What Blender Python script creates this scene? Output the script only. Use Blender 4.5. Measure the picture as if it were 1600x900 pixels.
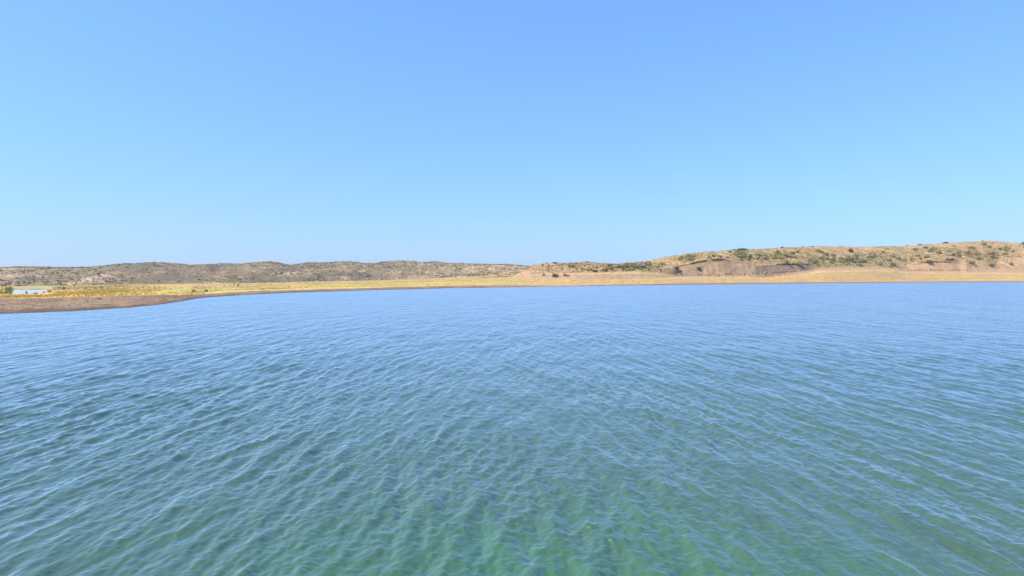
import bpy, math, random
import numpy as np

# ------------------------------------------------------------------ scene, camera, sky, sun
sc = bpy.context.scene
for o in list(bpy.data.objects):
    bpy.data.objects.remove(o)
C = sc.collection

H = 3.5                    # eye height above the water
FPX = 950.0                # focal length in photograph pixels (1600 wide)
HZ = 434.0                 # row of the true horizon
cd = bpy.data.cameras.new('camera')
cam = bpy.data.objects.new('camera', cd)
C.objects.link(cam)
cam.location = (0, 0, H)
cam.rotation_euler = (math.pi/2, 0, 0)
cd.sensor_width = 36.0
cd.lens = 36.0*FPX/1600.0
cd.shift_y = -(450.0-HZ)/1600.0
cd.clip_start = 0.1
cd.clip_end = 20000
sc.camera = cam

SUN_AZ, SUN_EL = -110.0, 51.0           # degrees right of the view direction, above the horizon
wd = bpy.data.worlds.new('World')
sc.world = wd
wd.use_nodes = True
nt = wd.node_tree
bg = nt.nodes['Background']
sky = nt.nodes.new('ShaderNodeTexSky')
sky.sky_type = 'NISHITA'
sky.sun_disc = False
sky.sun_elevation = math.radians(SUN_EL)
sky.sun_rotation = math.radians(SUN_AZ)
sky.air_density = 1.6
sky.dust_density = 0.3
sky.ozone_density = 1.0
gam = nt.nodes.new('ShaderNodeGamma')
gam.inputs[1].default_value = 0.62
tint = nt.nodes.new('ShaderNodeVectorMath')
tint.operation = 'MULTIPLY'
tint.inputs[1].default_value = (0.555, 0.94, 1.84)
nt.links.new(sky.outputs[0], gam.inputs[0])
nt.links.new(gam.outputs[0], tint.inputs[0])
nt.links.new(tint.outputs[0], bg.inputs[0])
bg.inputs[1].default_value = 0.15

sl = bpy.data.lights.new('sun', 'SUN')
sl.energy = 5.0
sl.angle = math.radians(0.5)
sl.color = (1.0, 0.89, 0.70)
sun = bpy.data.objects.new('sun', sl)
C.objects.link(sun)
sun.rotation_euler = (math.radians(90-SUN_EL), 0, math.radians(-SUN_AZ+180))

sc.view_settings.view_transform = 'Standard'
sc.view_settings.look = 'None'
sc.view_settings.gamma = 1
sc.view_settings.use_curve_mapping = False
sc.view_settings.exposure = 0.7
sc.render.engine = 'CYCLES'
sc.cycles.max_bounces = 6
sc.cycles.sample_clamp_direct = 1.5
sc.cycles.sample_clamp_indirect = 3.0
sc.cycles.use_denoising = True

# ------------------------------------------------------------------ helpers
rng = np.random.default_rng(7)


def link(name, me, mat=None):
    o = bpy.data.objects.new(name, me)
    C.objects.link(o)
    if mat:
        me.materials.append(mat)
    return o


def make_mesh(name, V, Fc, smooth=True, cols=None):
    """V (n,3), Fc (m,k) uniform faces, cols per-vertex albedo (n,3)"""
    V = np.asarray(V, np.float32)
    Fc = np.asarray(Fc, np.int32)
    me = bpy.data.meshes.new(name)
    n, m, k = len(V), len(Fc), Fc.shape[1]
    me.vertices.add(n)
    me.vertices.foreach_set('co', V.ravel())
    me.loops.add(m*k)
    me.loops.foreach_set('vertex_index', Fc.ravel())
    me.polygons.add(m)
    me.polygons.foreach_set('loop_start', np.arange(0, m*k, k, dtype=np.int32))
    me.polygons.foreach_set('loop_total', np.full(m, k, np.int32))
    if smooth:
        me.polygons.foreach_set('use_smooth', np.ones(m, bool))
    me.update(calc_edges=True)
    if cols is not None:
        a = me.color_attributes.new('albedo', 'FLOAT_COLOR', 'POINT')
        c4 = np.ones((n, 4), np.float32)
        c4[:, :3] = cols
        a.data.foreach_set('color', c4.ravel())
    return me


def grid_faces(nr, nc):
    i = np.arange(nr-1)[:, None]*nc + np.arange(nc-1)[None, :]
    return np.stack([i, i+1, i+1+nc, i+nc], -1).reshape(-1, 4)


def hash2(ix, iy, seed):
    h = (ix.astype(np.int64)*374761393 + iy.astype(np.int64)*668265263 + seed*974634777) & 0xffffffff
    h = ((h ^ (h >> 13))*1274126177) & 0xffffffff
    h = h ^ (h >> 16)
    return (h & 0xffff)/65535.0


def vnoise(x, y, seed=0):
    ix, iy = np.floor(x), np.floor(y)
    fx, fy = x-ix, y-iy
    fx = fx*fx*fx*(fx*(fx*6-15)+10)
    fy = fy*fy*fy*(fy*(fy*6-15)+10)
    a, b = hash2(ix, iy, seed), hash2(ix+1, iy, seed)
    c, d = hash2(ix, iy+1, seed), hash2(ix+1, iy+1, seed)
    return (a*(1-fx)+b*fx)*(1-fy)+(c*(1-fx)+d*fx)*fy


def fbm(x, y, seed=0, octv=4, gain=0.5, ridged=False):
    x, y = np.asarray(x, float), np.asarray(y, float)
    s, a, t = 0.0, 1.0, 0.0
    for o in range(octv):
        n = vnoise(x*2**o+o*17.3, y*2**o+o*9.1, seed+o)*2-1
        if ridged:
            n = 1-2*np.abs(n)
        s = s+a*n
        t += a
        a *= gain
    return s/t


def sstep(a, b, x):
    t = np.clip((np.asarray(x, float)-a)/(b-a), 0, 1)
    return t*t*(3-2*t)


def mixc(c, col, m):
    return c*(1-m[..., None]) + np.asarray(col)*m[..., None]


def P(*pts):
    a = np.array(pts, float)
    return lambda u: np.interp(u, a[:, 0], a[:, 1])


def world(u, py, D):
    """photograph pixel and depth -> world point"""
    return np.array([(u-800)/FPX*D, D, H+(HZ-py)/FPX*D])

# ------------------------------------------------------------------ materials


def new_mat(name):
    m = bpy.data.materials.new(name)
    m.use_nodes = True
    t = m.node_tree
    b = t.nodes['Principled BSDF']
    return m, t, b


def nod(t, typ, **kw):
    n = t.nodes.new(typ)
    for k, v in kw.items():
        setattr(n, k, v)
    return n


def earth_mat(name, fine, coarse, amount, bump, rough=0.95):
    """per-vertex albedo (what the ground is made of) broken up by two noises and a bump"""
    m, t, b = new_mat(name)
    at = nod(t, 'ShaderNodeAttribute', attribute_name='albedo')
    tc = nod(t, 'ShaderNodeTexCoord')
    n1 = nod(t, 'ShaderNodeTexNoise')
    n1.inputs['Scale'].default_value = fine
    n1.inputs['Detail'].default_value = 4
    n2 = nod(t, 'ShaderNodeTexNoise')
    n2.inputs['Scale'].default_value = coarse
    n2.inputs['Detail'].default_value = 3
    add = nod(t, 'ShaderNodeMath', operation='ADD')
    mr = nod(t, 'ShaderNodeMapRange')
    mr.inputs['From Min'].default_value = 0.65
    mr.inputs['From Max'].default_value = 1.35
    mr.inputs['To Min'].default_value = 1-amount
    mr.inputs['To Max'].default_value = 1+amount
    mul = nod(t, 'ShaderNodeVectorMath', operation='MULTIPLY')
    bp = nod(t, 'ShaderNodeBump')
    bp.inputs['Strength'].default_value = 0.8
    bp.inputs['Distance'].default_value = bump
    for n in (n1, n2):
        t.links.new(tc.outputs['Object'], n.inputs['Vector'])
    t.links.new(n1.outputs['Fac'], add.inputs[0])
    t.links.new(n2.outputs['Fac'], add.inputs[1])
    t.links.new(add.outputs[0], mr.inputs['Value'])
    t.links.new(at.outputs['Color'], mul.inputs[0])
    t.links.new(mr.outputs[0], mul.inputs[1])
    t.links.new(mul.outputs[0], b.inputs['Base Color'])
    t.links.new(add.outputs[0], bp.inputs['Height'])
    t.links.new(bp.outputs[0], b.inputs['Normal'])
    b.inputs['Roughness'].default_value = rough
    b.inputs['Specular IOR Level'].default_value = 0.15
    return m


def leaf_mat(name, amount=0.25):
    m, t, b = new_mat(name)
    at = nod(t, 'ShaderNodeAttribute', attribute_name='albedo')
    oi = nod(t, 'ShaderNodeObjectInfo')
    mr = nod(t, 'ShaderNodeMapRange')
    mr.inputs['To Min'].default_value = 1-amount
    mr.inputs['To Max'].default_value = 1+amount
    mul = nod(t, 'ShaderNodeVectorMath', operation='MULTIPLY')
    t.links.new(oi.outputs['Random'], mr.inputs['Value'])
    t.links.new(at.outputs['Color'], mul.inputs[0])
    t.links.new(mr.outputs[0], mul.inputs[1])
    t.links.new(mul.outputs[0], b.inputs['Base Color'])
    b.inputs['Roughness'].default_value = 0.8
    b.inputs['Specular IOR Level'].default_value = 0.2
    return m


M_SHORE = earth_mat('shore_earth', 2.2, 0.35, 0.28, 0.18)
M_HILL = earth_mat('hill_earth', 0.9, 0.12, 0.3, 0.35)
M_LEAF = leaf_mat('shrub_leaves')
M_GRASS = leaf_mat('dry_grass', 0.0)
M_ROCK = earth_mat('stone', 3.0, 0.8, 0.25, 0.05)


W_ROUGH, W_IOR, W_FB = 0.27, 1.8, 0.95


def water_mat(name, calm=False):
    m, t, b = new_mat(name)
    tc = nod(t, 'ShaderNodeTexCoord')

    def layer(sx, sy, rot, scale, detail, typ='FBM', rough=0.5):
        mp = nod(t, 'ShaderNodeMapping')
        mp.inputs['Scale'].default_value = (sx, sy, 1)
        mp.inputs['Rotation'].default_value = (0, 0, math.radians(rot))
        n = nod(t, 'ShaderNodeTexNoise')
        n.noise_dimensions = '3D'
        n.noise_type = typ
        n.inputs['Scale'].default_value = scale
        n.inputs['Detail'].default_value = detail
        n.inputs['Roughness'].default_value = rough
        t.links.new(tc.outputs['Object'], mp.inputs['Vector'])
        t.links.new(mp.outputs[0], n.inputs['Vector'])
        return n.outputs['Fac']

    def scaled(sock, f):
        x = nod(t, 'ShaderNodeMath', operation='MULTIPLY')
        x.inputs[1].default_value = f
        t.links.new(sock, x.inputs[0])
        return x.outputs[0]

    def plus(a, c):
        x = nod(t, 'ShaderNodeMath', operation='ADD')
        t.links.new(a, x.inputs[0])
        t.links.new(c, x.inputs[1])
        return x.outputs[0]
    k = 0.2 if calm else 0.5
    h = scaled(layer(1.0, 0.42, 12, 1.7, 2), 0.045*k)        # short-crested chop, crests along Y
    h = plus(h, scaled(layer(1.0, 0.55, -17, 3.6, 3), 0.026*k))
    h = plus(h, scaled(layer(0.5, 1.0, 6, 8.0, 4), 0.026*k))   # cat's-paw ripples facing the viewer
    h = plus(h, scaled(layer(0.5, 1.0, -9, 17.0, 3), 0.011*k))
    h = plus(h, scaled(layer(0.5, 1.0, 14, 8.0, 2, 'RIDGED_MULTIFRACTAL'), 0.022*k))   # thin sharp wavelets
    h = plus(h, scaled(layer(1.0, 0.5, 8, 2.6, 2, 'RIDGED_MULTIFRACTAL'), 0.042*k))
    h = plus(h, scaled(layer(1.0, 0.6, -5, 0.33, 2), 0.30*k))     # longer swell
    # gusts: patches of rougher and smoother water
    g = nod(t, 'ShaderNodeMapRange')
    g.inputs['From Min'].default_value = 0.3
    g.inputs['From Max'].default_value = 0.7
    g.inputs['To Min'].default_value = 0.65
    g.inputs['To Max'].default_value = 1.3
    t.links.new(layer(1.0, 0.45, 10, 0.16, 4, 'FBM', 0.65), g.inputs['Value'])
    hg = nod(t, 'ShaderNodeMath', operation='MULTIPLY')
    t.links.new(h, hg.inputs[0])
    t.links.new(g.outputs[0], hg.inputs[1])
    # and small cat's-paws inside them
    g2 = nod(t, 'ShaderNodeMapRange')
    g2.inputs['From Min'].default_value = 0.32
    g2.inputs['From Max'].default_value = 0.68
    g2.inputs['To Min'].default_value = 0.4
    g2.inputs['To Max'].default_value = 1.55
    t.links.new(layer(1.0, 0.32, 4, 0.8, 3, 'FBM', 0.6), g2.inputs['Value'])
    hg2 = nod(t, 'ShaderNodeMath', operation='MULTIPLY')
    t.links.new(hg.outputs[0], hg2.inputs[0])
    t.links.new(g2.outputs[0], hg2.inputs[1])
    h = hg2.outputs[0]
    h = plus(h, scaled(layer(1.0, 0.3, 3, 0.9, 3), 0.16*k))

    def bump(dist):
        bp = nod(t, 'ShaderNodeBump')
        bp.inputs['Strength'].default_value = 1.0
        bp.inputs['Distance'].default_value = dist
        t.links.new(h, bp.inputs['Height'])
        return bp.outputs[0]
    # body of the water below, mirror of the sky above, weighted by Fresnel
    t.nodes.remove(b)
    body = nod(t, 'ShaderNodeBsdfDiffuse')
    gloss = nod(t, 'ShaderNodeBsdfGlossy')
    gloss.inputs['Roughness'].default_value = 0.14 if calm else W_ROUGH
    gloss.inputs['Color'].default_value = (0.92, 1.0, 1.0, 1)
    fres = nod(t, 'ShaderNodeFresnel')
    fres.inputs['IOR'].default_value = 1.2 if calm else W_IOR
    mixs = nod(t, 'ShaderNodeMixShader')
    t.links.new(bump(1.0), gloss.inputs['Normal'])
    t.links.new(bump(W_FB), fres.inputs['Normal'])
    t.links.new(fres.outputs[0], mixs.inputs[0])
    t.links.new(body.outputs[0], mixs.inputs[1])
    t.links.new(gloss.outputs[0], mixs.inputs[2])
    t.links.new(mixs.outputs[0], t.nodes['Material Output'].inputs['Surface'])
    # silt drifting in the lake water: greener and bluer patches
    # (greenest over the shallow ground under the viewpoint)
    off = nod(t, 'ShaderNodeVectorMath', operation='DISTANCE')
    off.inputs[1].default_value = (0.3, 4.0, 0.0)
    t.links.new(tc.outputs['Object'], off.inputs[0])
    wob = plus(off.outputs['Value'], scaled(layer(1, 1, 0, 0.7, 4), 6.0))
    s = nod(t, 'ShaderNodeMapRange')
    s.inputs['From Min'].default_value = 9.6
    s.inputs['From Max'].default_value = 4.8
    t.links.new(wob, s.inputs['Value'])
    mx = nod(t, 'ShaderNodeMix', data_type='RGBA')
    mx.inputs['A'].default_value = (0.66, 0.66, 0.56, 1) if calm else (0.044, 0.088, 0.040, 1)  # calm: sky glare on the pond painted as a whitish body colour
    mx.inputs['B'].default_value = (0.70, 0.70, 0.60, 1) if calm else (0.032, 0.106, 0.024, 1)
    t.links.new(s.outputs[0], mx.inputs['Factor'])
    t.links.new(mx.outputs['Result'], body.inputs['Color'])
    return m


M_WATER = water_mat('lake_water')
M_POND = water_mat('pond_water', True)

# ------------------------------------------------------------------ shore terrain: measured lines
L0y = P((-700, 560), (-300, 520), (-100, 498), (0, 490.5), (100, 487), (200, 481), (250, 475.5), (290, 469.5), (320, 465),
        (380, 461), (450, 457.5), (520, 455.2), (620, 452.4), (700, 450.3), (800, 448.8), (900, 447.2), (1000, 445.6),
        (1100, 444.2), (1200, 443), (1300, 442.2), (1400, 441.3), (1500, 440.7), (1600, 440.4), (2400, 440))


def D0(u):
    return H*FPX/(L0y(u)-HZ)


# layer 1: top of the bare mud / wet sand
L1y = P((-700, 520), (-300, 490), (-100, 471), (0, 465.8), (100, 464.8), (200, 461.5), (250, 460.3), (300, 459.7), (350, 457),
        (400, 454.3), (450, 453), (520, 451), (620, 448.2), (700, 446.4), (800, 445), (900, 443.8), (1000, 443),
        (1100, 442), (1200, 440.8), (1300, 440), (1400, 439), (1600, 438.2), (2400, 438))
L1d = P((-700, 6), (-300, 12), (0, 22), (100, 21), (200, 17), (250, 12), (290, 9), (350, 9), (450, 10), (620, 16), (800, 22), (1000, 18),
        (1200, 14), (2400, 14))
# layer 2: far edge of the near grass / top of the beach
L2y = P((-700, 480), (-300, 464), (0, 458.6), (60, 458.2), (85, 456.8), (120, 455.5), (200, 454), (300, 452), (450, 448.6), (600, 443.2), (700, 440.2), (800, 438.6),
        (900, 439), (1000, 436.6), (1060, 434.5), (1100, 433.3), (1200, 433), (1240, 430), (1262, 427), (1285, 423), (1400, 422), (1415, 425),
        (1480, 426.4), (1560, 426), (1600, 427), (1750, 425), (2400, 424))
L2d = P((-700, 40), (0, 66), (78, 66), (120, 68), (200, 60), (300, 50), (450, 50), (600, 72), (800, 80), (900, 40), (1000, 38), (1200, 42), (1300, 46),
        (2400, 46))
# layer 3: foot of the slope or bluff
L3y = P((-700, 452), (0, 447.6), (100, 446.8), (200, 445.3), (300, 443.5), (400, 442), (500, 439.6), (600, 437.8), (700, 434),
        (770, 431), (800, 430.5), (830, 429.5), (860, 428.3), (900, 427.6), (1000, 426.2), (1040, 428.5), (1060, 431), (1150, 431),
        (1180, 429.5), (1230, 425), (1280, 421), (1400, 420), (1412, 422.8), (1450, 423), (1480, 423), (1520, 422.5),
        (1600, 421), (1750, 419), (2400, 416))
L3d = P((-700, 200), (0, 175), (100, 160), (200, 150), (300, 155), (450, 175), (600, 205), (700, 215), (780, 180), (830, 100), (900, 72), (1000, 66),
        (1030, 74), (1060, 98), (1180, 45), (1200, 45), (1260, 52), (1280, 62), (1350, 66), (1420, 76), (1510, 50), (1540, 56), (1600, 70), (2400, 80))
# layer 4: bluff lip or lower slope
L4y = P((790, 429), (815, 423), (830, 421.5), (860, 422), (900, 420.5), (960, 419), (1000, 417), (1040, 417), (1058, 415), (1080, 409.5),
        (1105, 404.5), (1130, 403.5), (1150, 406.5), (1165, 411), (1180, 414), (1192, 414), (1215, 411.5), (1250, 411), (1268, 413),
        (1290, 411), (1400, 406), (1418, 416), (1432, 412), (1460, 408.2), (1490, 408.4), (1505, 412), (1520, 414), (1560, 409),
        (1600, 404), (1750, 402), (2400, 400))
L4d = P((790, 190), (830, 140), (900, 110), (1000, 98), (1040, 104), (1060, 105), (1180, 52), (1200, 53), (1260, 61), (1290, 95), (1400, 98),
        (1420, 84), (1510, 59), (1540, 72), (1560, 95), (2400, 105))
# layer 6: skyline of the near hill
L6y = P((790, 428), (805, 424), (818, 419.5), (824, 416.8), (835, 413.2), (855, 411.2), (880, 410.2), (920, 409.2), (950, 411.4),
        (965, 411.8), (1000, 408.6), (1030, 402.8), (1060, 398.4), (1100, 393.4), (1140, 390.4), (1180, 388.6), (1220, 387),
        (1260, 385.6), (1300, 384.6), (1340, 385), (1380, 384.6), (1420, 383.2), (1450, 381), (1500, 378.2), (1550, 375.4),
        (1580, 378), (1600, 379), (1700, 380), (1900, 374), (2400, 378))
L6d = P((790, 230), (830, 200), (900, 180), (1000, 180), (1200, 205), (1400, 220), (1600, 240), (2400, 260))

hillmask = lambda u: sstep(792, 826, u)


def shore_columns(u):
    """depth and height knots for columns u -> arrays (k, n)"""
    d0 = D0(u)
    flat3 = HZ  # noqa
    def z(py, D): return H+(HZ-py)/FPX*D
    ds = [d0-45, d0-6, d0]
    zs = [np.full_like(u, -3.2), np.full_like(u, -0.28), np.zeros_like(u)]
    d1 = d0+L1d(u); ds.append(d1); zs.append(z(L1y(u), d1))
    d2 = d0+L2d(u); ds.append(d2); zs.append(z(L2y(u), d2))
    d3 = d0+L3d(u); z3 = z(L3y(u), d3); ds.append(d3); zs.append(z3)
    hm = hillmask(u)
    d4 = np.maximum(d0+L4d(u), d3+6.5); z4 = z(L4y(u), d4)*hm+(z3-.2)*(1-hm)
    d6 = np.maximum(d0+L6d(u), d4+40); z6 = z(L6y(u), d6)*hm+(z3-.8)*(1-hm)
    d5 = d4*0.5+d6*0.5
    z5 = z4+(z6-z4)*0.58
    d7 = d6+160
    z7 = z6*0.55
    d8 = d6+420
    z8 = np.minimum(z6*0.2, 4)*hm+(z3-1.2)*(1-hm)
    ds += [d4, d5, d6, d7, d8]
    zs += [z4, z5, z6, z7, z8]
    return np.array(ds), np.array(zs)


NSEG = [4, 7, 16, 30, 30, 26, 46, 40, 10, 6]     # rows in each layer interval
u_cols = np.concatenate([np.linspace(-700, -60, 60, endpoint=False), np.linspace(-60, 1660, 1150, endpoint=False),
                         np.linspace(1660, 2400, 80)])
KD, KZ = shore_columns(u_cols)
tt = np.concatenate([np.arange(n)/n+i for i, n in enumerate(NSEG)]+[[len(NSEG)]])


def at_t(K, t):
    i = np.minimum(np.floor(t).astype(int), K.shape[0]-2)
    f = t-i
    return K[i]*(1-f)+K[i+1]*f


T = np.repeat(tt[:, None], len(u_cols), 1)
ii = np.minimum(np.floor(T).astype(int), len(NSEG)-1)
ff = T-ii
cidx = np.arange(len(u_cols))[None, :]
Dg = KD[ii, cidx]*(1-ff)+KD[ii+1, cidx]*ff
Zg = KZ[ii, cidx]*(1-ff)+KZ[ii+1, cidx]*ff
# soften knots a little along depth (not the bluff lips)
for _ in range(2):
    Zs = Zg.copy()
    Zs[1:-1] = 0.25*Zg[:-2]+0.5*Zg[1:-1]+0.25*Zg[2:]
    Zg = Zs
Ug = np.repeat(u_cols[None, :], len(tt), 0)
Xg = (Ug-800)/FPX*Dg
hm = hillmask(Ug)
# bluffs: where the face between layers 5 (foot) and 6 (lip) is steep bare earth
Uj = Ug+9*fbm(Xg/6, T*6, 95, 3)
bluff_u = np.maximum.reduce([sstep(1048, 1064, Uj)*(1-sstep(1176, 1190, Uj)), sstep(1186, 1196, Uj)*(1-sstep(1258, 1272, Uj))*0.9,
                             sstep(1410, 1428, Uj)*(1-sstep(1500, 1524, Uj))])
face = sstep(4.92, 5.08, T)*(1-sstep(5.94, 6.0, T))
bluff = bluff_u*face
# ---- relief
n_big = fbm(Xg/38, Dg/38, 3, 4)
n_mid = fbm(Xg/9, Dg/9, 11, 4)
n_sml = fbm(Xg/2.2, Dg/2.2, 21, 3)
slope_w = sstep(5.1, 6.2, T)*(1-bluff)*hm
crest_w = 1-0.75*np.exp(-((T-8)/0.35)**2)
Zg = Zg + slope_w*crest_w*(n_big*1.7+n_mid*0.75) + slope_w*n_sml*0.14
gully = fbm(Xg/16, Dg/90, 31, 3, ridged=True)
Zg -= slope_w*crest_w*np.clip(gully-0.25, 0, 1)*2.6*sstep(5.9, 6.4, T)
# flats, mud terraces (old water lines) and beach
flat_w = sstep(2.02, 2.25, T)*(1-sstep(4.8, 5.2, T)*hm)
Zg += flat_w*(n_mid*0.07+n_sml*0.045)
mud_w = sstep(2.0, 2.1, T)*(1-sstep(2.95, 3.1, T))*(1-sstep(760, 900, Ug))
Zg += mud_w*(0.03*np.sin(Zg*2*np.pi/0.17+n_mid*1.6)+0.03*n_sml)
pond_w = sstep(4.0, 4.10, T)*(1-sstep(4.45, 4.52, T))*(1-sstep(66, 80, Ug+3*n_mid))
Zg -= pond_w*0.9
edge = sstep(1.0, 1.6, T)*(1-sstep(2.7, 3.3, T))
Zg += edge*(fbm(Xg/14, Dg/14, 51, 4)*0.13+n_sml*0.03)*np.clip(Dg/110, 0.6, 2.0)
# bluff flutes and slumped foot
flute = fbm(Xg/1.6, Dg/30, 41, 3, ridged=True)
Dg2 = Dg+bluff*(flute*0.35+fbm(Xg/9, Zg/4, 43, 3)*0.6)
slump = np.exp(-((T-5.05)/0.10)**2)*bluff_u
Zg += slump*np.clip(fbm(Xg/2.6, Dg/2.6, 45, 3), 0, 1)*2.0
Xg = Xg*(Dg2/Dg)
Dg = Dg2

# ---- what the ground is made of (albedo)
mud = np.array((0.225, 0.155, 0.092)); wet = np.array((0.060, 0.047, 0.036)); sand = np.array((0.37, 0.245, 0.118))
gold = np.array((0.47, 0.315, 0.08)); straw = np.array((0.36, 0.27, 0.12)); green = np.array((0.36, 0.34, 0.08))
tan = np.array((0.36, 0.235, 0.125)); bare = np.array((0.255, 0.178, 0.108)); pale = np.array((0.48, 0.345, 0.19))
pink = np.array((0.46, 0.285, 0.15)); scrub = np.array((0.22, 0.18, 0.075))
nb = fbm(Xg/26, Dg/26, 61, 4)
nm = fbm(Xg/6, Dg/14, 63, 4)
ns = fbm(Xg/1.5, Dg/3.5, 65, 3)
lft = 1-sstep(700, 960, Ug)
col = np.zeros(Xg.shape+(3,))
col[:] = mud
# mud band on the left blends to sandy beach on the right
beach = sand*(1+0.0*nb[..., None])
col = mixc(col, tan, sstep(480, 760, Ug)*(1-lft)*1.0)
col = mixc(col, sand, (1-lft))
col = mixc(col, mud*0.72, mud_w*sstep(0.15, 0.5, nm)*0.7)
col = mixc(col, mud*1.35, mud_w*sstep(0.2, 0.55, -nm)*0.6)
col = mixc(col, mud*0.6, mud_w*sstep(0.80, 0.96, np.sin(Zg*2*np.pi/0.23+nm*1.3))*0.8)
stones = mud_w*sstep(0.25, 0.5, fbm(Xg/0.7, Dg/1.2, 67, 2))
col = mixc(col, mud*1.5, stones*0.5)
col = mixc(col, mud*0.6, mud_w*sstep(0.25, 0.5, fbm(Xg/0.8, Dg/1.3, 69, 2))*0.55)
col = mixc(col, mud*0.62, mud_w*np.exp(-((Zg-0.17-0.04*nm)/0.035)**2)*0.85)
# grass flats on the left
gr = sstep(2.93, 3.07, T+ns*0.05)
col = mixc(col, gold, gr*lft)
gz = sstep(3.05, 3.5, T)*(1-sstep(3.9, 4.3, T))
col = mixc(col, green, gr*lft*sstep(-0.2, 0.3, nb+0.25*nm)*0.8*sstep(60, 180, Ug))
col = mixc(col, straw, lft*sstep(3.75, 4.2, T)*(0.6+0.4*sstep(-0.3, 0.3, nm)))
col = mixc(col, green*0.9, lft*sstep(4.2, 4.5, T)*sstep(0.0, 0.4, nm)*0.6*(1-sstep(500, 700, Ug)))
col = mixc(col, pale, lft*np.exp(-((T-3.12-0.02*nm)/0.09)**2)*sstep(265, 300, Ug)*0.9)
col = mixc(col, mud*0.85, lft*np.exp(-((T-3.55)/0.10)**2)*sstep(330, 380, Ug)*(1-sstep(440, 520, Ug))*0.8)
bank = lft*sstep(4.44, 4.5, T)*(1-sstep(80, 110, Ug))
col = mixc(col, (0.33, 0.25, 0.14), bank)
col = mixc(col, green, bank*sstep(4.86, 4.92, T)*0.8)
# golden beach under the near hill
bw = (1-lft)*sstep(2.6, 3.2, T)*(1-sstep(4.0, 4.5, T))
nsh = fbm(Ug/26, T*5.5, 81, 4)
col = mixc(col, gold*1.0, bw*sstep(-0.15, 0.35, nsh+0.25*ns)*0.5)
col = mixc(col, tan*0.9, bw*sstep(0.1, 0.4, -nsh+0.2*ns)*0.6)
col = mixc(col, pale, (1-lft)*np.exp(-((T-3.95)/0.10)**2)*(0.35+0.5*sstep(-.2, .3, nm))*sstep(840, 900, Ug))
# sandy bank 820..1040 and the road bench
bk = sstep(4.05, 4.3, T)*hm
col = mixc(col, tan, bk)
bb = sstep(4.1, 4.3, T)*(1-sstep(4.75, 4.9, T))*sstep(930, 960, Ug)*(1-sstep(1040, 1065, Ug))
col = mixc(col, scrub*1.1, bb*sstep(-.3, .2, ns)*0.8)
col = mixc(col, pale, np.exp(-((T-4.97)/0.07)**2)*sstep(825, 860, Ug)*(1-sstep(1030, 1055, Ug))*0.9)
# hill slope
hs = sstep(5.02, 5.5, T)*hm
col = mixc(col, tan*0.97, hs)
col = mixc(col, pink, hs*sstep(1380, 1600, Ug)*0.85)
col = mixc(col, sand*0.95, hs*sstep(0.05, 0.45, nb)*0.45)
col = mixc(col, np.array((0.34, 0.27, 0.10)), hs*sstep(0.0, 0.5, -nb+0.3*nm)*0.7)
col = mixc(col, scrub, hs*sstep(0.12, 0.4, ns+0.25*nm)*0.5)
# bluffs
grain = fbm(Xg/0.8, Zg/9, 71, 3)+0.7*fbm(Xg/6, Zg/3, 73, 3)
bcol = bare*(1+0.22*grain[..., None])
bcol = np.where((Ug > 1400)[..., None], pink*0.85*(1+0.16*grain[..., None]), bcol)
col = mixc(col, 0, bluff*0)+0
col = col*(1-bluff[..., None])+bcol*bluff[..., None]
# overhang shade painted into the albedo under the turf at the bluff lip
lip_shade = bluff_u*sstep(5.80, 5.86, T)*(1-sstep(5.985, 6.02, T))*sstep(-.4, .1, fbm(Xg/9, Xg*0, 77, 2))*(1-0.75*sstep(1400, 1410, Ug))*(1-sstep(1126, 1145, Ug)*(1-sstep(1196, 1204, Ug)))
col = mixc(col, (0.045, 0.034, 0.025), lip_shade*0.9)
# wet line at the water's edge
wl = 1-sstep(0.05, 0.18+0.55*sstep(850, 1100, Ug)+0.12*nm, Zg)
col = mixc(col, wet, wl*0.85)

nr, nc = Xg.shape
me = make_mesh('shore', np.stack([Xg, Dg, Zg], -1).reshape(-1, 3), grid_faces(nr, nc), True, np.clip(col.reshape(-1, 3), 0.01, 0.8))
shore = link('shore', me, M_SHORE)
shore['kind'] = 'structure'

# turf hanging over the bluff lips
row6 = int(sum(NSEG[:6]))


def turf_ledge(ua, ub_):
    js = np.nonzero((u_cols > ua) & (u_cols < ub_))[0]
    n = len(js)
    w = np.minimum(1, np.minimum(np.arange(n), np.arange(n)[::-1])/8.0)
    jag = 0.6+0.9*np.clip(fbm(Xg[row6, js]/2.2, Xg[row6, js]*0, 91, 3)+0.3, 0, 1)
    out, thick = 1.0*w*jag+0.05, 0.55*w*jag+0.05
    px_, py_, pz_ = Xg[row6, js], Dg[row6, js], Zg[row6, js]
    prof = [(1.2, 0.05), (0.3, 0.18), (-0.6, 0.10), (-1.0, -0.35), (-0.8, -0.9), (0.0, -1.0), (0.9, -0.7)]
    V = np.stack([np.stack([px_, py_+a*out, pz_+b*thick], -1) for a, b in prof], 0).reshape(-1, 3)
    Fc = grid_faces(len(prof), n)
    c = np.tile((0.24, 0.19, 0.075), (len(V), 1))*np.clip(1+0.5*fbm(V[:, 0]*1.3, V[:, 2]*2, 93, 2), .5, 1.5)[:, None]
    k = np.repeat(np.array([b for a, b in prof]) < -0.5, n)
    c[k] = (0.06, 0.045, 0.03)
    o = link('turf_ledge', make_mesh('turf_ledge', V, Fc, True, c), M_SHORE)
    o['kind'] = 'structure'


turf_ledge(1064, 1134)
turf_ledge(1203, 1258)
turf_ledge(1440, 1500)

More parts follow.
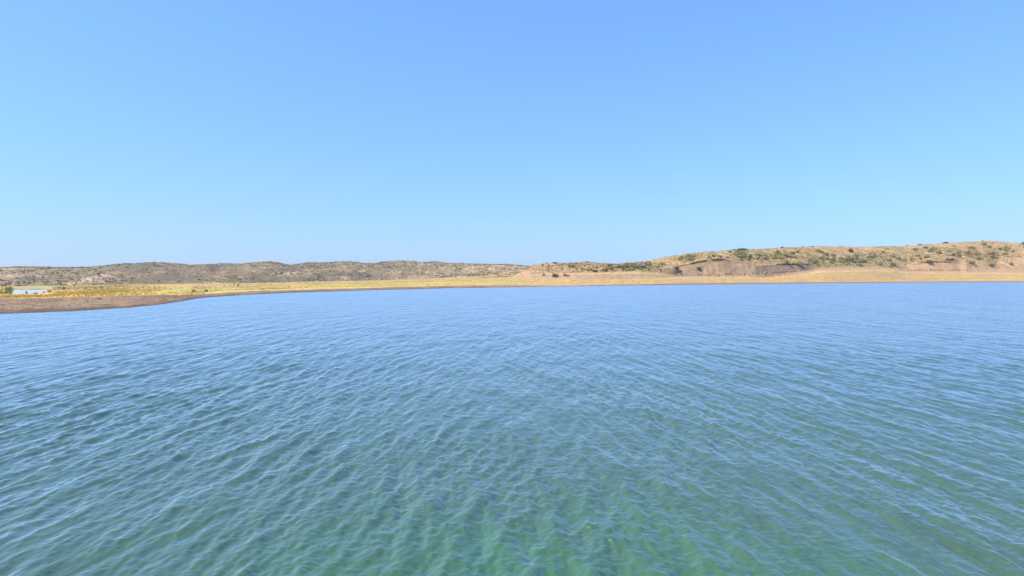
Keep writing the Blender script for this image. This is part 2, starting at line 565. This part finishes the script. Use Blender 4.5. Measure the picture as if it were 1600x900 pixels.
# ------------------------------------------------------------------ far scrub hills on the left
B0y = P((-700, 450), (0, 447.9), (100, 447.1), (200, 445.6), (300, 443.8), (400, 442.3), (500, 439.9), (600, 438.1), (700, 434.4), (800, 431), (1100, 428))
B0d = P((-700, 232), (0, 234), (100, 231), (200, 228), (300, 254), (400, 290), (500, 335), (600, 378), (700, 425), (800, 400), (1100, 520))
B2y = P((-900, 412), (-500, 421), (-200, 414), (0, 418.4), (30, 416.8), (60, 417.6), (100, 418.6), (150, 417.2), (170, 414.5), (200, 411.8), (240, 409.8), (270, 411.2),
        (300, 413.6), (340, 412.6), (380, 412.2), (420, 410.2), (435, 412), (455, 414.6), (480, 412.2), (520, 410.3), (545, 409.4),
        (570, 412.2), (590, 411.6), (610, 409.2), (625, 407.8), (645, 408.3), (660, 410.2), (680, 408.4), (700, 412.4), (730, 412.6),
        (770, 413.7), (800, 414.2), (822, 416), (850, 419), (1100, 420), (1300, 424))
B2d = P((-700, 330), (0, 330), (300, 400), (600, 480), (800, 520), (1100, 600))
ub = np.concatenate([np.linspace(-900, -40, 90, endpoint=False), np.linspace(-40, 880, 700, endpoint=False), np.linspace(880, 1300, 60)])
sb = np.concatenate([np.linspace(-0.08, 1, 110, endpoint=False), np.linspace(1, 2.2, 20)])
Ub, Sb = np.meshgrid(ub, sb)
d0b = B0d(Ub)
Db = d0b+Sb*B2d(Ub)
z0b = H+(HZ-B0y(Ub))/FPX*d0b-0.3
drb = d0b+B2d(Ub)
zr = H+(HZ-B2y(Ub))/FPX*drb
prof = np.where(Sb <= 1, np.clip(Sb, 0, 1)**1.4, 1-0.5*(Sb-1))
Zb = z0b+(zr-z0b)*prof
Xb = (Ub-800)/FPX*Db
wn = sstep(-0.02, 0.15, Sb)*np.where(Sb < 1, 1-0.9*np.exp(-((Sb-1)/0.08)**2), 0.3)
hb = fbm(Xb/70, Db/70, 101, 3)*5.0+fbm(Xb/24, Db/24, 105, 4)*2.4+fbm(Xb/22, Db/60, 109, 3, ridged=True)*2.6
Zb = Zb+wn*hb*np.clip((zr-z0b)/16, .3, 1.3)
Zb = np.maximum(Zb, z0b-0.2)
# never above the traced skyline
lim = H+(HZ-B2y(Ub))/FPX*Db-0.15
Zb = np.where((Sb < 0.99), np.minimum(Zb, lim-0.3*(1-Sb)), Zb)
nbh = fbm(Xb/40, Db/40, 121, 4); nmh = fbm(Xb/9, Db/14, 123, 4)
cb = np.zeros(Xb.shape+(3,)); cb[:] = (0.208, 0.160, 0.090)
cb = mixc(cb, (0.40, 0.305, 0.195), sstep(0.05, 0.4, nmh)*0.85)
cb = mixc(cb, (0.125, 0.105, 0.07), sstep(-0.1, 0.3, -nbh+0.3*nmh)*0.75)
cb = mixc(cb, (0.40, 0.29, 0.15), sstep(560, 760, Ub)*0.5)
nrb, ncb = Xb.shape
me = make_mesh('hills', np.stack([Xb, Db, Zb], -1).reshape(-1, 3), grid_faces(nrb, ncb), True, cb.reshape(-1, 3))
hills = link('hills', me, M_HILL)
hills['kind'] = 'structure'

# ------------------------------------------------------------------ ground under everything, to the horizon
gx = np.array([-9000, -3000, -1000, 0, 1000, 3000, 9000.]); gy = np.array([-3000, -500, 0, 500, 1500, 4000, 12000.])
GX, GY = np.meshgrid(gx, gy)
me = make_mesh('ground', np.stack([GX, GY, np.full_like(GX, -4.0)], -1).reshape(-1, 3), grid_faces(7, 7), True, np.tile((0.25, 0.19, 0.12), (49, 1)))
ground = link('ground', me, M_HILL)
ground['kind'] = 'structure'

# ------------------------------------------------------------------ lake
uw = np.concatenate([np.linspace(-700, -60, 70, endpoint=False), np.linspace(-60, 1660, 1250, endpoint=False), np.linspace(1660, 2400, 70)])
pyw = np.concatenate([np.linspace(1250, 920, 70, endpoint=False), np.linspace(920, 452, 560, endpoint=False)])
yrow = np.concatenate([np.linspace(-30, H*FPX/(1250-HZ), 12, endpoint=False), H*FPX/(pyw-HZ)])
APEX = 2.0
yend = D0(uw)+9.0
Yw = np.minimum(yrow[:, None], yend[None, :])
last = np.repeat(yend[None, :], 1, 0)
mid = (yrow[-1]+(yend-yrow[-1])*0.5)[None, :]
Yw = np.concatenate([Yw, np.maximum(Yw[-1:], mid), last], 0)
Xw = (uw[None, :]-800)/FPX*np.maximum(Yw+APEX, 12.0)
dx = np.abs(np.gradient(Xw, axis=1)); dy = np.abs(np.gradient(Yw, axis=0))
Zw = np.zeros_like(Xw)
r = np.random.default_rng(12)
fade = np.exp(-(Yw/70.0)**2)
n1, n2, n3 = 36, 36, 60
for k in range(n1+n2+n3):
    if k < n1:      # wind chop, crests running away from the viewer
        lam = math.exp(r.uniform(math.log(0.26), math.log(0.95)))
        th = r.normal(0.03, math.radians(13))+(math.pi if r.random() < 0.25 else 0)
        a = 0.0078*lam
        p = 2.8
    elif k >= n1+n2:    # fine wavelets riding on the chop
        lam = math.exp(r.uniform(math.log(0.09), math.log(0.34)))
        th = r.normal(0.0, math.radians(32))+(math.pi if r.random() < 0.3 else 0)
        a = 0.0050*lam
        p = 3.0
    else:           # cross chop
        lam = math.exp(r.uniform(math.log(0.18), math.log(0.6)))
        th = r.normal(-math.pi/2, math.radians(42))
        a = 0.0036*lam
        p = 1.5
    kx, ky = 2*math.pi/lam*math.cos(th), 2*math.pi/lam*math.sin(th)
    ph = r.uniform(0, 6.283)
    # leave out what the mesh is too coarse to carry
    step = np.maximum(np.abs(kx)*dx, np.abs(ky)*dy)
    w = 1-sstep(1.0, 2.2, step)
    s = np.sin(kx*Xw+ky*Yw+ph)
    Zw += a*w*(2*((s+1)*0.5)**p-1)
Zw *= fade*(0.78+0.45*fbm(Xw/5, Yw/8, 201, 3))
Zw[-3:] = 0
me = make_mesh('water', np.stack([Xw, Yw, Zw], -1).reshape(-1, 3), grid_faces(*Xw.shape), True)
water = link('water', me, M_WATER)
water['kind'] = 'structure'

# pond behind the spit: a sheltered, almost still sheet of water
up = np.linspace(-700, 100, 60)
dn, df = D0(up)+L2d(up), D0(up)+L3d(up)
rr = np.linspace(0.0, 0.6, 12)[:, None]
Yp = dn[None]+(df-dn)[None]*rr
me = make_mesh('pond', np.stack([(up[None]-800)/FPX*Yp, Yp, np.full_like(Yp, -0.02)], -1).reshape(-1, 3), grid_faces(*Yp.shape), True)
pond = link('pond', me, M_POND)
pond['kind'] = 'structure'

# ------------------------------------------------------------------ finding the ground
PYS = HZ-(Zg-H)/Dg*FPX
PYB = HZ-(Zb-H)/Db*FPX


def hit(u, py, hill=False):
    """ground point seen at photograph pixel (u, py)"""
    cols, PY, X, D, Z, r0 = (ub, PYB, Xb, Db, Zb, 4) if hill else (u_cols, PYS, Xg, Dg, Zg, 6)
    j = int(np.argmin(np.abs(cols-u)))
    q = np.nonzero(PY[r0:, j] <= py)[0]
    if len(q) == 0:
        return None
    i = q[0]+r0
    return np.array([X[i, j], D[i, j], Z[i, j]])


# ------------------------------------------------------------------ shrubs
def leaf_cloud(r, n, lobes, size, lean=0.0):
    """small leaf-clump quads through the outer shell of several lobes; unit shrub, radius about 0.5, base at z=0"""
    V, Fc = [], []
    L = []
    for i in range(lobes):
        a = r.uniform(0, 6.283); d = r.uniform(0, 0.30) if i else 0
        L.append((d*math.cos(a)*1.1, d*math.sin(a)*1.1, r.uniform(0.16, 0.34), r.uniform(0.17, 0.27), r.uniform(0.16, 0.30)))
    for k in range(n):
        cx, cy, cz, rx, rz = L[r.integers(len(L))]
        v = r.normal(size=3); v /= np.linalg.norm(v)
        f = r.uniform(0.55, 1.12)
        p = np.array([cx+v[0]*rx*f, cy+v[1]*rx*f, max(cz+v[2]*rz*f, 0.0)])
        nrm = v+r.normal(size=3)*0.6
        nrm /= np.linalg.norm(nrm)
        t1 = np.cross(nrm, r.normal(size=3)); t1 /= np.linalg.norm(t1)
        t2 = np.cross(nrm, t1)
        s = size*r.uniform(0.6, 1.35)
        b = len(V)
        V += [p-t1*s, p+t2*s*0.75-t1*0.1*s, p+t1*s, p-t2*s*0.75+t1*0.15*s]
        Fc.append((b, b+1, b+2, b+3))
    return np.array(V), np.array(Fc)


def stems(r, V, Fc):
    for k in range(5):
        a = r.uniform(0, 6.283)
        tip = np.array([math.cos(a)*0.25, math.sin(a)*0.25, r.uniform(0.25, 0.4)])
        w = 0.018
        pr = np.array([-math.sin(a), math.cos(a), 0])*w
        b = len(V)
        V = np.concatenate([V, [-pr, pr, tip+pr*0.4, tip-pr*0.4]])
        Fc = np.concatenate([Fc, [(b, b+1, b+2, b+3)]])
    return V, Fc


TONES = {'olive': (0.215, 0.20, 0.078), 'khaki': (0.31, 0.255, 0.105), 'dark': (0.14, 0.138, 0.062), 'grey': (0.23, 0.235, 0.13),
         'pale': (0.50, 0.47, 0.15)}
PROTO = {}
for ti, (tone, c) in enumerate(TONES.items()):
    PROTO[tone] = []
    for k in range(4):
        r = np.random.default_rng(100*ti+k)
        V, Fc = leaf_cloud(r, 300, 4+k, 0.062)
        cols = np.repeat(np.array(c)[None]*r.uniform(0.7, 1.35, (len(Fc), 1)), 4, 0)*r.uniform(0.9, 1.1, (len(V), 3))
        nv = len(V)
        V, Fc = stems(r, V, Fc)
        cols = np.concatenate([cols, np.tile((0.10, 0.075, 0.05), (len(V)-nv, 1))])
        me = make_mesh('shrub', V, Fc, False, cols)
        me.materials.append(M_LEAF)
        PROTO[tone].append(me)
R = random.Random(5)


def shrub(u, py, w, h, tone, label, group=None, name='shrub', hill=False, cat='shrub'):
    """w, h in photograph pixels; (u, py) is the foot"""
    g = hit(u, py, hill)
    if g is None:
        return None
    o = bpy.data.objects.new(name, R.choice(PROTO[tone]))
    C.objects.link(o)
    k = g[1]/FPX
    if not hill and u > 820 and py < float(L6y(u))+3.5:      # shrubs on the crest are low and wind-clipped
        h = h*0.65
    o.location = (g[0], g[1], g[2]-0.04*h*k)
    o.rotation_euler = (R.uniform(-.08, .08), R.uniform(-.08, .08), R.uniform(0, 6.28))
    o.scale = (w*k, w*k*R.uniform(0.8, 1.1), h*k/0.56)
    o['label'] = label
    o['category'] = cat
    if group:
        o['group'] = group
    return o


# shrubs that stand out one by one
shrub(14, 460, 22, 14, 'pale', 'round pale green bush at the near edge of the white pond', name='bush', cat='bush')
shrub(1, 459.5, 9, 7, 'pale', 'small pale bush cut by the frame left of the round pond bush', name='bush', cat='bush')
shrub(41, 459.0, 4, 4.5, 'olive', 'narrow olive bush standing before the middle of the white pond', name='bush', cat='bush')
shrub(55, 459.3, 8, 2.6, 'grey', 'low grey-green bush before the right half of the white pond', name='bush', cat='bush')
shrub(68, 458.2, 3, 4, 'grey', 'tiny grey-green bush by the right end of the white pond', name='bush', cat='bush')
shrub(76, 457.5, 8, 6, 'pale', 'yellow-green bush closing the right end of the white pond', name='bush', cat='bush')
shrub(100, 453, 7, 4, 'dark', 'small dark bush on the grass just right of the white pond', name='bush', cat='bush')
shrub(148, 451, 3, 3.5, 'khaki', 'first of two little brown bushes on the yellow grass flat', name='bush', cat='bush')
shrub(159, 451, 4, 4, 'khaki', 'second and rounder of two little brown bushes on the yellow grass flat', name='bush', cat='bush')
shrub(303, 456.5, 9, 5, 'olive', 'low green bush on the green grass above the sand where the spit narrows', name='bush', cat='bush')
shrub(323, 456, 7, 4.5, 'olive', 'rounder green bush right of the low bush where the spit narrows', name='bush', cat='bush')
shrub(372, 446.5, 3, 4, 'dark', 'lone dark bush on the straw strip below the far scrub hills', name='bush', cat='bush')
shrub(866, 433.5, 19, 7, 'dark', 'wide dark green shrub on the sandy bank below the pale bench', name='shrub')
shrub(850, 431, 9, 4, 'khaki', 'brown shrub touching the left end of the wide dark green shrub', name='shrub')
shrub(886, 432, 14, 4, 'khaki', 'flat brown shrub just right of the wide dark green shrub', name='shrub')
shrub(822, 421, 7, 4, 'olive', 'small olive shrub on the gap between the far hills and the near hill', name='shrub')
shrub(829, 418.5, 5, 3.6, 'dark', 'dark shrub on the notch where the near hill begins', name='shrub')
shrub(800, 426, 11, 5, 'olive', 'bright olive shrub at the yellow left toe of the near hill', name='shrub')
shrub(930, 425.5, 11, 5, 'dark', 'dark brown shrub above the right end of the pale bench', name='shrub')
shrub(945, 424, 14, 7, 'khaki', 'big khaki shrub between the pale bench and the green thicket', name='shrub')
shrub(1092, 422, 9, 6, 'dark', 'dark shrub tucked against the left foot of the large grey bluff', name='shrub')
shrub(1058, 421, 12, 6, 'dark', 'dark shrub standing at the upper left corner of the large grey bluff', name='shrub')
shrub(1549, 417, 12, 6, 'dark', 'dark round shrub alone on the orange slope right of the small bluff', name='shrub')
shrub(1517, 412.5, 13, 5, 'dark', 'dark shrub on the upper right corner of the small pinkish bluff', name='shrub')
shrub(1452, 410, 18, 4.5, 'khaki', 'flat khaki shrub on the lip of the small pinkish bluff', name='shrub')
shrub(1487, 407.5, 16, 5, 'dark', 'long dark shrub on the top of the small pinkish bluff', name='shrub')
shrub(1222, 387.6, 8, 3.6, 'dark', 'dark shrub on the skyline right above the low bluff', name='shrub')
shrub(1160, 391, 20, 5, 'dark', 'widest dark shrub on the skyline above the large grey bluff', name='shrub')
shrub(1147, 391, 5, 3, 'dark', 'little dark shrub on the skyline left of the widest one', name='shrub')
shrub(1026, 404.5, 5, 4, 'dark', 'single dark shrub on the rising skyline left of the large grey bluff', name='shrub')
shrub(917, 410.4, 9, 3.4, 'dark', 'dark shrub on the low skyline above the pale bench', name='shrub')
shrub(868, 411.5, 14, 3.5, 'dark', 'dark flat shrub on the skyline near the left end of the near hill', name='shrub')
shrub(855, 412, 3.5, 3.6, 'dark', 'tiny upright dark shrub at the left end of the near skyline', name='shrub')
shrub(1478, 380.5, 12, 4.5, 'dark', 'dark shrub on the skyline above the small pinkish bluff', name='shrub')
shrub(1437, 383, 9, 3.5, 'dark', 'dark shrub on the skyline just left of the small bluff', name='shrub')
for u in (1254, 1270, 1313, 1332, 1357, 1370, 1395, 1404, 1418):
    shrub(u, np.interp(u, [1250, 1300, 1420], [386.4, 385.4, 384]), R.uniform(5, 11), R.uniform(1.6, 2.6), R.choice(['dark', 'grey', 'olive']),
          'small dark shrub in the row along the middle of the near skyline', 'shrubs along the skyline')

# thickets and scattered shrubs of the near hill
CL = [  # u, py, spread u, spread py, count, tone mix, label, group
    (1165, 402, 17, 4.5, 26, 'olive olive dark grey', 'olive green shrub in the thicket above the large grey bluff', 'thicket above the large bluff'),
    (1082, 406, 20, 5, 20, 'olive khaki olive', 'olive shrub on the grassy shoulder up and left of the large grey bluff', 'shrubs on the bluff shoulder'),
    (1225, 403, 24, 6, 26, 'olive khaki khaki', 'khaki shrub on the slope above the low bluff', 'shrubs above the low bluff'),
    (1338, 408, 17, 6, 32, 'olive grey dark olive', 'green shrub of the dense thicket above the golden bench', 'thicket above the golden bench'),
    (1288, 408, 12, 6, 16, 'olive khaki dark', 'olive shrub of the smaller thicket left of the dense one', 'smaller thicket on the slope'),
    (988, 418, 24, 3.6, 34, 'olive grey olive dark', 'grey-green shrub in the green belt left of the large grey bluff', 'green belt left of the bluff'),
    (1400, 405, 26, 7, 24, 'khaki olive khaki', 'khaki shrub on the slope left of the small pinkish bluff', 'shrubs left of the small bluff'),
    (1510, 399, 34, 6, 30, 'khaki olive khaki', 'olive-khaki shrub on the slope over the small pinkish bluff', 'shrubs over the small bluff'),
    (1575, 398, 18, 8, 10, 'khaki olive', 'sparse khaki shrub on the orange slope at the right end', 'shrubs on the orange slope'),
    (900, 418, 36, 4, 14, 'khaki dark khaki', 'brown shrub on the sandy slope above the pale bench', 'shrubs above the bench'),
]
for (u0, p0, su, sp, n, mix, label, group) in CL:
    mix = mix.split()
    k = 0
    tries = 0
    while k < n and tries < n*10:
        tries += 1
        u, py = R.gauss(u0, su), R.gauss(p0, sp)
        if py < float(L6y(u))+3:
            continue
        on_bluff = (1062 < u < 1178 or 1424 < u < 1506) and py > float(L4y(u))-0.5
        low = py > float(L3y(u))-2.0
        if on_bluff or low:
            continue
        w = R.uniform(6, 13)
        if shrub(u, py, w, w*R.uniform(0.38, 0.6), R.choice(mix), label, group):
            k += 1

# ------------------------------------------------------------------ masses nobody could count


def scatter(name, pts, size, tone, faces, flat, mat, seed, leafsz=0.36):
    """many small leaf clumps as one mesh; pts (n,3), size (n,), tone (n,3)"""
    r = np.random.default_rng(seed)
    n = len(pts)
    v = r.normal(size=(n, faces, 3)); v /= np.linalg.norm(v, axis=2, keepdims=True)
    v[..., 2] = np.abs(v[..., 2])
    p = v*r.uniform(0.5, 1.05, (n, faces, 1))*0.5
    p[..., 2] *= flat*2
    nr_ = v+r.normal(size=v.shape)*0.5
    t1 = np.cross(nr_, r.normal(size=v.shape)); t1 /= np.linalg.norm(t1, axis=2, keepdims=True)
    t2 = np.cross(nr_, t1); t2 /= np.linalg.norm(t2, axis=2, keepdims=True)
    t2[..., 2] = np.abs(t2[..., 2])
    s = leafsz*r.uniform(0.5, 1.2, (n, faces, 1))
    q = np.stack([p-t1*s*0.6, p+t2*s*0.5, p+t1*s*0.6, p-t2*s*0.3], 2)
    V = pts[:, None, None, :]+q*size[:, None, None, None]
    cols = tone[:, None, None, :]*r.uniform(0.75, 1.3, (n, faces, 1, 1))*np.ones((1, 1, 4, 1))
    V = V.reshape(-1, 3)
    me = make_mesh(name, V, np.arange(len(V)).reshape(-1, 4), False, np.clip(cols.reshape(-1, 3), 0.01, 0.7))
    o = link(name, me, mat)
    o['kind'] = 'stuff'
    return o


def pick(n, cols_u, X, D, Z, dens, r0, r1, seed):
    """random ground points of a fan grid, weighted by dens and ground area"""
    r = np.random.default_rng(seed)
    A = np.abs(np.gradient(X, axis=1)*np.gradient(D, axis=0))*dens
    A[:r0] = 0
    A[r1:] = 0
    A[:, -1] = 0
    A[-1] = 0
    c = np.cumsum(A.ravel()); c /= c[-1]
    k = np.searchsorted(c, r.random(n))
    i, j = np.unravel_index(np.minimum(k, A.size-1), A.shape)
    a, b = r.random(n), r.random(n)

    def bl(G):
        return (G[i, j]*(1-a)+G[i, j+1]*a)*(1-b)+(G[i+1, j]*(1-a)+G[i+1, j+1]*a)*b
    return np.stack([bl(X), bl(D), bl(Z)], -1), i, j, r


# scrub on the far hills
dens = np.clip(0.7+1.0*fbm(Xb/30, Db/30, 301, 4)+0.8*fbm(Xb/9, Db/9, 303, 3), 0.2, 1.4)*(Sb > 0.0)*(Sb < 1.02)*(Ub > -420)
pts, i, j, r = pick(60000, ub, Xb, Db, Zb, dens, 2, Xb.shape[0]-2, 1)
size = r.uniform(0.7, 2.0, len(pts))*(0.8+0.4*(pts[:, 1]/400))
base = np.array([(0.135, 0.122, 0.08), (0.20, 0.17, 0.105), (0.085, 0.08, 0.055), (0.34, 0.275, 0.17)])[r.integers(0, 4, len(pts))]
scatter('scrub', pts, size, base, 7, 0.33, M_LEAF, 2)
# small scrub and dry grass on the near hill
dens = hm*sstep(5.03, 5.3, T)*(1-sstep(8.0, 8.3, T))*(1-bluff)
thick = 0
for (u0, p0, su, sp, n_, *_) in CL:
    thick = thick+n_/26.0*np.exp(-0.5*((Ug-u0)/su/1.25)**2-0.5*((PYS-p0)/sp/1.15)**2)
dens = dens*(np.clip(0.35+1.2*fbm(Xg/18, Dg/18, 311, 4), 0.04, 1)+1.5*thick)*(Ug < 1750)
pts, i, j, r = pick(26000, u_cols, Xg, Dg, Zg, dens, 20, Xg.shape[0]-3, 3)
size = r.uniform(0.6, 1.7, len(pts))
base = np.array([(0.23, 0.205, 0.075), (0.32, 0.26, 0.105), (0.40, 0.32, 0.13), (0.14, 0.135, 0.058)])[np.where(r.random(len(pts)) < 0.55*np.minimum(thick[i, j], 1.2), r.choice([0, 3, 3], len(pts)), r.integers(0, 4, len(pts)))]
scatter('scrub', pts, size, base, 9, 0.35, M_LEAF, 4)

# dry grass on the flats and the beach


def tufts(name, pts, hgt, tone, blades, seed):
    r = np.random.default_rng(seed)
    n = len(pts)
    a = r.uniform(0, 6.283, (n, blades)); sp = r.uniform(0.05, 0.5, (n, blades))
    foot = np.stack([np.cos(a)*sp*0.5, np.sin(a)*sp*0.5, np.zeros_like(a)-0.1], -1)
    b = r.uniform(0, 6.283, (n, blades))
    side = np.stack([np.cos(b), np.sin(b), np.zeros_like(b)], -1)*0.16
    tip = foot*1.8+np.stack([r.normal(0, .18, a.shape), r.normal(0, .18, a.shape), r.uniform(0.6, 1.2, a.shape)], -1)
    q = np.stack([foot-side, foot+side, tip], 2)
    V = (pts[:, None, None]+q*hgt[:, None, None, None]).reshape(-1, 3)
    cols = (tone[:, None, None]*r.uniform(0.8, 1.25, (n, blades, 1, 1))*np.ones((1, 1, 3, 1))).reshape(-1, 3)
    me = make_mesh(name, V, np.arange(len(V)).reshape(-1, 3), False, np.clip(cols, 0.01, 0.7))
    o = link(name, me, M_GRASS)
    o['kind'] = 'stuff'


dens = lft*sstep(2.98, 3.1, T+ns*0.08)*(1-sstep(4.9, 5.0, T))*(1-pond_w)*(1-(1-sstep(75, 95, Ug))*sstep(3.35, 3.5, T))*(Ug > -450)*np.clip(0.5+nm, 0.1, 1)
dens = dens/np.maximum(Dg/80, 0.6)**2.0
pts, i, j, r = pick(16000, u_cols, Xg, Dg, Zg, dens, 20, Xg.shape[0]-3, 5)
cc = np.clip(col[i, j]*r.uniform(1.0, 1.4, (len(pts), 1)), 0.05, 0.6)
tufts('grass', pts, r.uniform(0.14, 0.34, len(pts)), cc, 5, 6)
dens = (1-lft)*sstep(3.0, 3.4, T)*(1-sstep(4.9, 5.05, T))*np.clip(0.2+1.5*nsh, 0, 1)*(Ug < 1750)
pts, i, j, r = pick(3500, u_cols, Xg, Dg, Zg, dens, 20, Xg.shape[0]-3, 7)
tone = np.array([(0.50, 0.36, 0.14), (0.46, 0.33, 0.15), (0.36, 0.30, 0.12)])[r.integers(0, 3, len(pts))]
tufts('grass', pts, r.uniform(0.3, 0.8, len(pts)), tone, 5, 8)


# stones
def stone_mesh(seed, c):
    r = np.random.default_rng(seed)
    bm_v = []
    nu, nv = 8, 5
    for b in range(nv):
        ph = math.pi*(b+0.5)/nv
        for a in range(nu):
            th = 2*math.pi*a/nu
            k = r.uniform(0.75, 1.15)
            bm_v.append((0.5*k*math.sin(ph)*math.cos(th), 0.42*k*math.sin(ph)*math.sin(th), 0.30*k*math.cos(ph)+0.16))
    bm_v += [(0, 0, 0.44), (0, 0, -0.12)]
    Fc = []
    for b in range(nv-1):
        for a in range(nu):
            Fc.append((b*nu+a, (b+1)*nu+a, (b+1)*nu+(a+1) % nu, b*nu+(a+1) % nu))
    for a in range(0, nu, 1):
        Fc.append((nu*nv, a, (a+1) % nu, (a+1) % nu))
        Fc.append((nu*nv+1, (nv-1)*nu+(a+1) % nu, (nv-1)*nu+a, (nv-1)*nu+a))
    return np.array(bm_v), Fc, c


def mesh_any(name, V, Fc, c, mat):
    me = bpy.data.meshes.new(name)
    me.from_pydata([tuple(v) for v in V], [], [tuple(dict.fromkeys(f)) for f in Fc])
    me.update()
    a = me.color_attributes.new('albedo', 'FLOAT_COLOR', 'POINT')
    c4 = np.ones((len(V), 4), np.float32); c4[:, :3] = c
    a.data.foreach_set('color', c4.ravel())
    me.materials.append(mat)
    return me


def stone_mass(name, pts, size, tone, seed):
    r = np.random.default_rng(seed)
    Vs, Fs, Cs = [], [], []
    for k in range(len(pts)):
        V, Fc, _ = stone_mesh(int(r.integers(12)), None)
        a = r.uniform(0, 6.283)
        Rm = np.array([[math.cos(a), -math.sin(a), 0], [math.sin(a), math.cos(a), 0], [0, 0, 1]])
        Fs += [tuple(x+len(Vs)*len(V) for x in f) for f in Fc]
        Vs.append((V@Rm.T)*size[k]+pts[k])
        Cs.append(np.tile(tone[k], (len(V), 1)))
    o = link(name, mesh_any(name, np.concatenate(Vs), Fs, np.concatenate(Cs), M_ROCK))
    o['kind'] = 'stuff'


dens = mud_w*(Ug > -80)*(Ug < 420)*np.clip(0.3+nm, 0.05, 1)
pts, i, j, r = pick(900, u_cols, Xg, Dg, Zg, dens, 10, 70, 9)
stone_mass('gravel', pts-np.array([0, 0, .03]), r.uniform(0.06, 0.20, len(pts)), np.array((0.25, 0.17, 0.115))*r.uniform(0.6, 1.6, (len(pts), 1)), 10)
dens = bluff_u*np.exp(-((T-5.0)/0.10)**2)
pts, i, j, r = pick(420, u_cols, Xg, Dg, Zg, dens, 40, Xg.shape[0]-3, 13)
stone_mass('rubble', pts, r.uniform(0.4, 1.7, len(pts)), np.array((0.24, 0.18, 0.13))*r.uniform(0.7, 1.4, (len(pts), 1)), 14)

for n_, (u, py, w, label) in enumerate([(155, 468, 5, 'dark flat stone near the top of the brown mud bank'),
                                        (137, 472.5, 4, 'dark stone halfway down the brown mud bank'),
                                        (5, 477, 5, 'dark stone on the mud bank at the left frame edge')]):
    g = hit(u, py)
    V, Fc, _ = stone_mesh(50+n_, None)
    o = bpy.data.objects.new('stone', mesh_any('stone', V, Fc, (0.05, 0.042, 0.036), M_ROCK))
    C.objects.link(o)
    k = w*g[1]/FPX
    o.location = g
    o.scale = (k, k, k*0.5)
    o['label'] = label
    o['category'] = 'stone'

# ------------------------------------------------------------------ air
import bmesh
bm = bmesh.new()
bmesh.ops.create_cube(bm, size=1.0)
for v in bm.verts:
    v.co = (v.co.x*6000, v.co.y*2400+1000, (v.co.z+0.5)*75-5.2)
hz = bpy.data.meshes.new('haze')
bm.to_mesh(hz)
bm.free()
m, t, b = new_mat('haze')
t.nodes.remove(b)
pv = nod(t, 'ShaderNodeVolumePrincipled')
pv.inputs['Color'].default_value = (0.86, 0.92, 1.0, 1)
pv.inputs['Density'].default_value = 0.00012
pv.inputs['Anisotropy'].default_value = 0.2
t.links.new(pv.outputs[0], t.nodes['Material Output'].inputs['Volume'])
haze = link('haze', hz, m)
haze['kind'] = 'stuff'
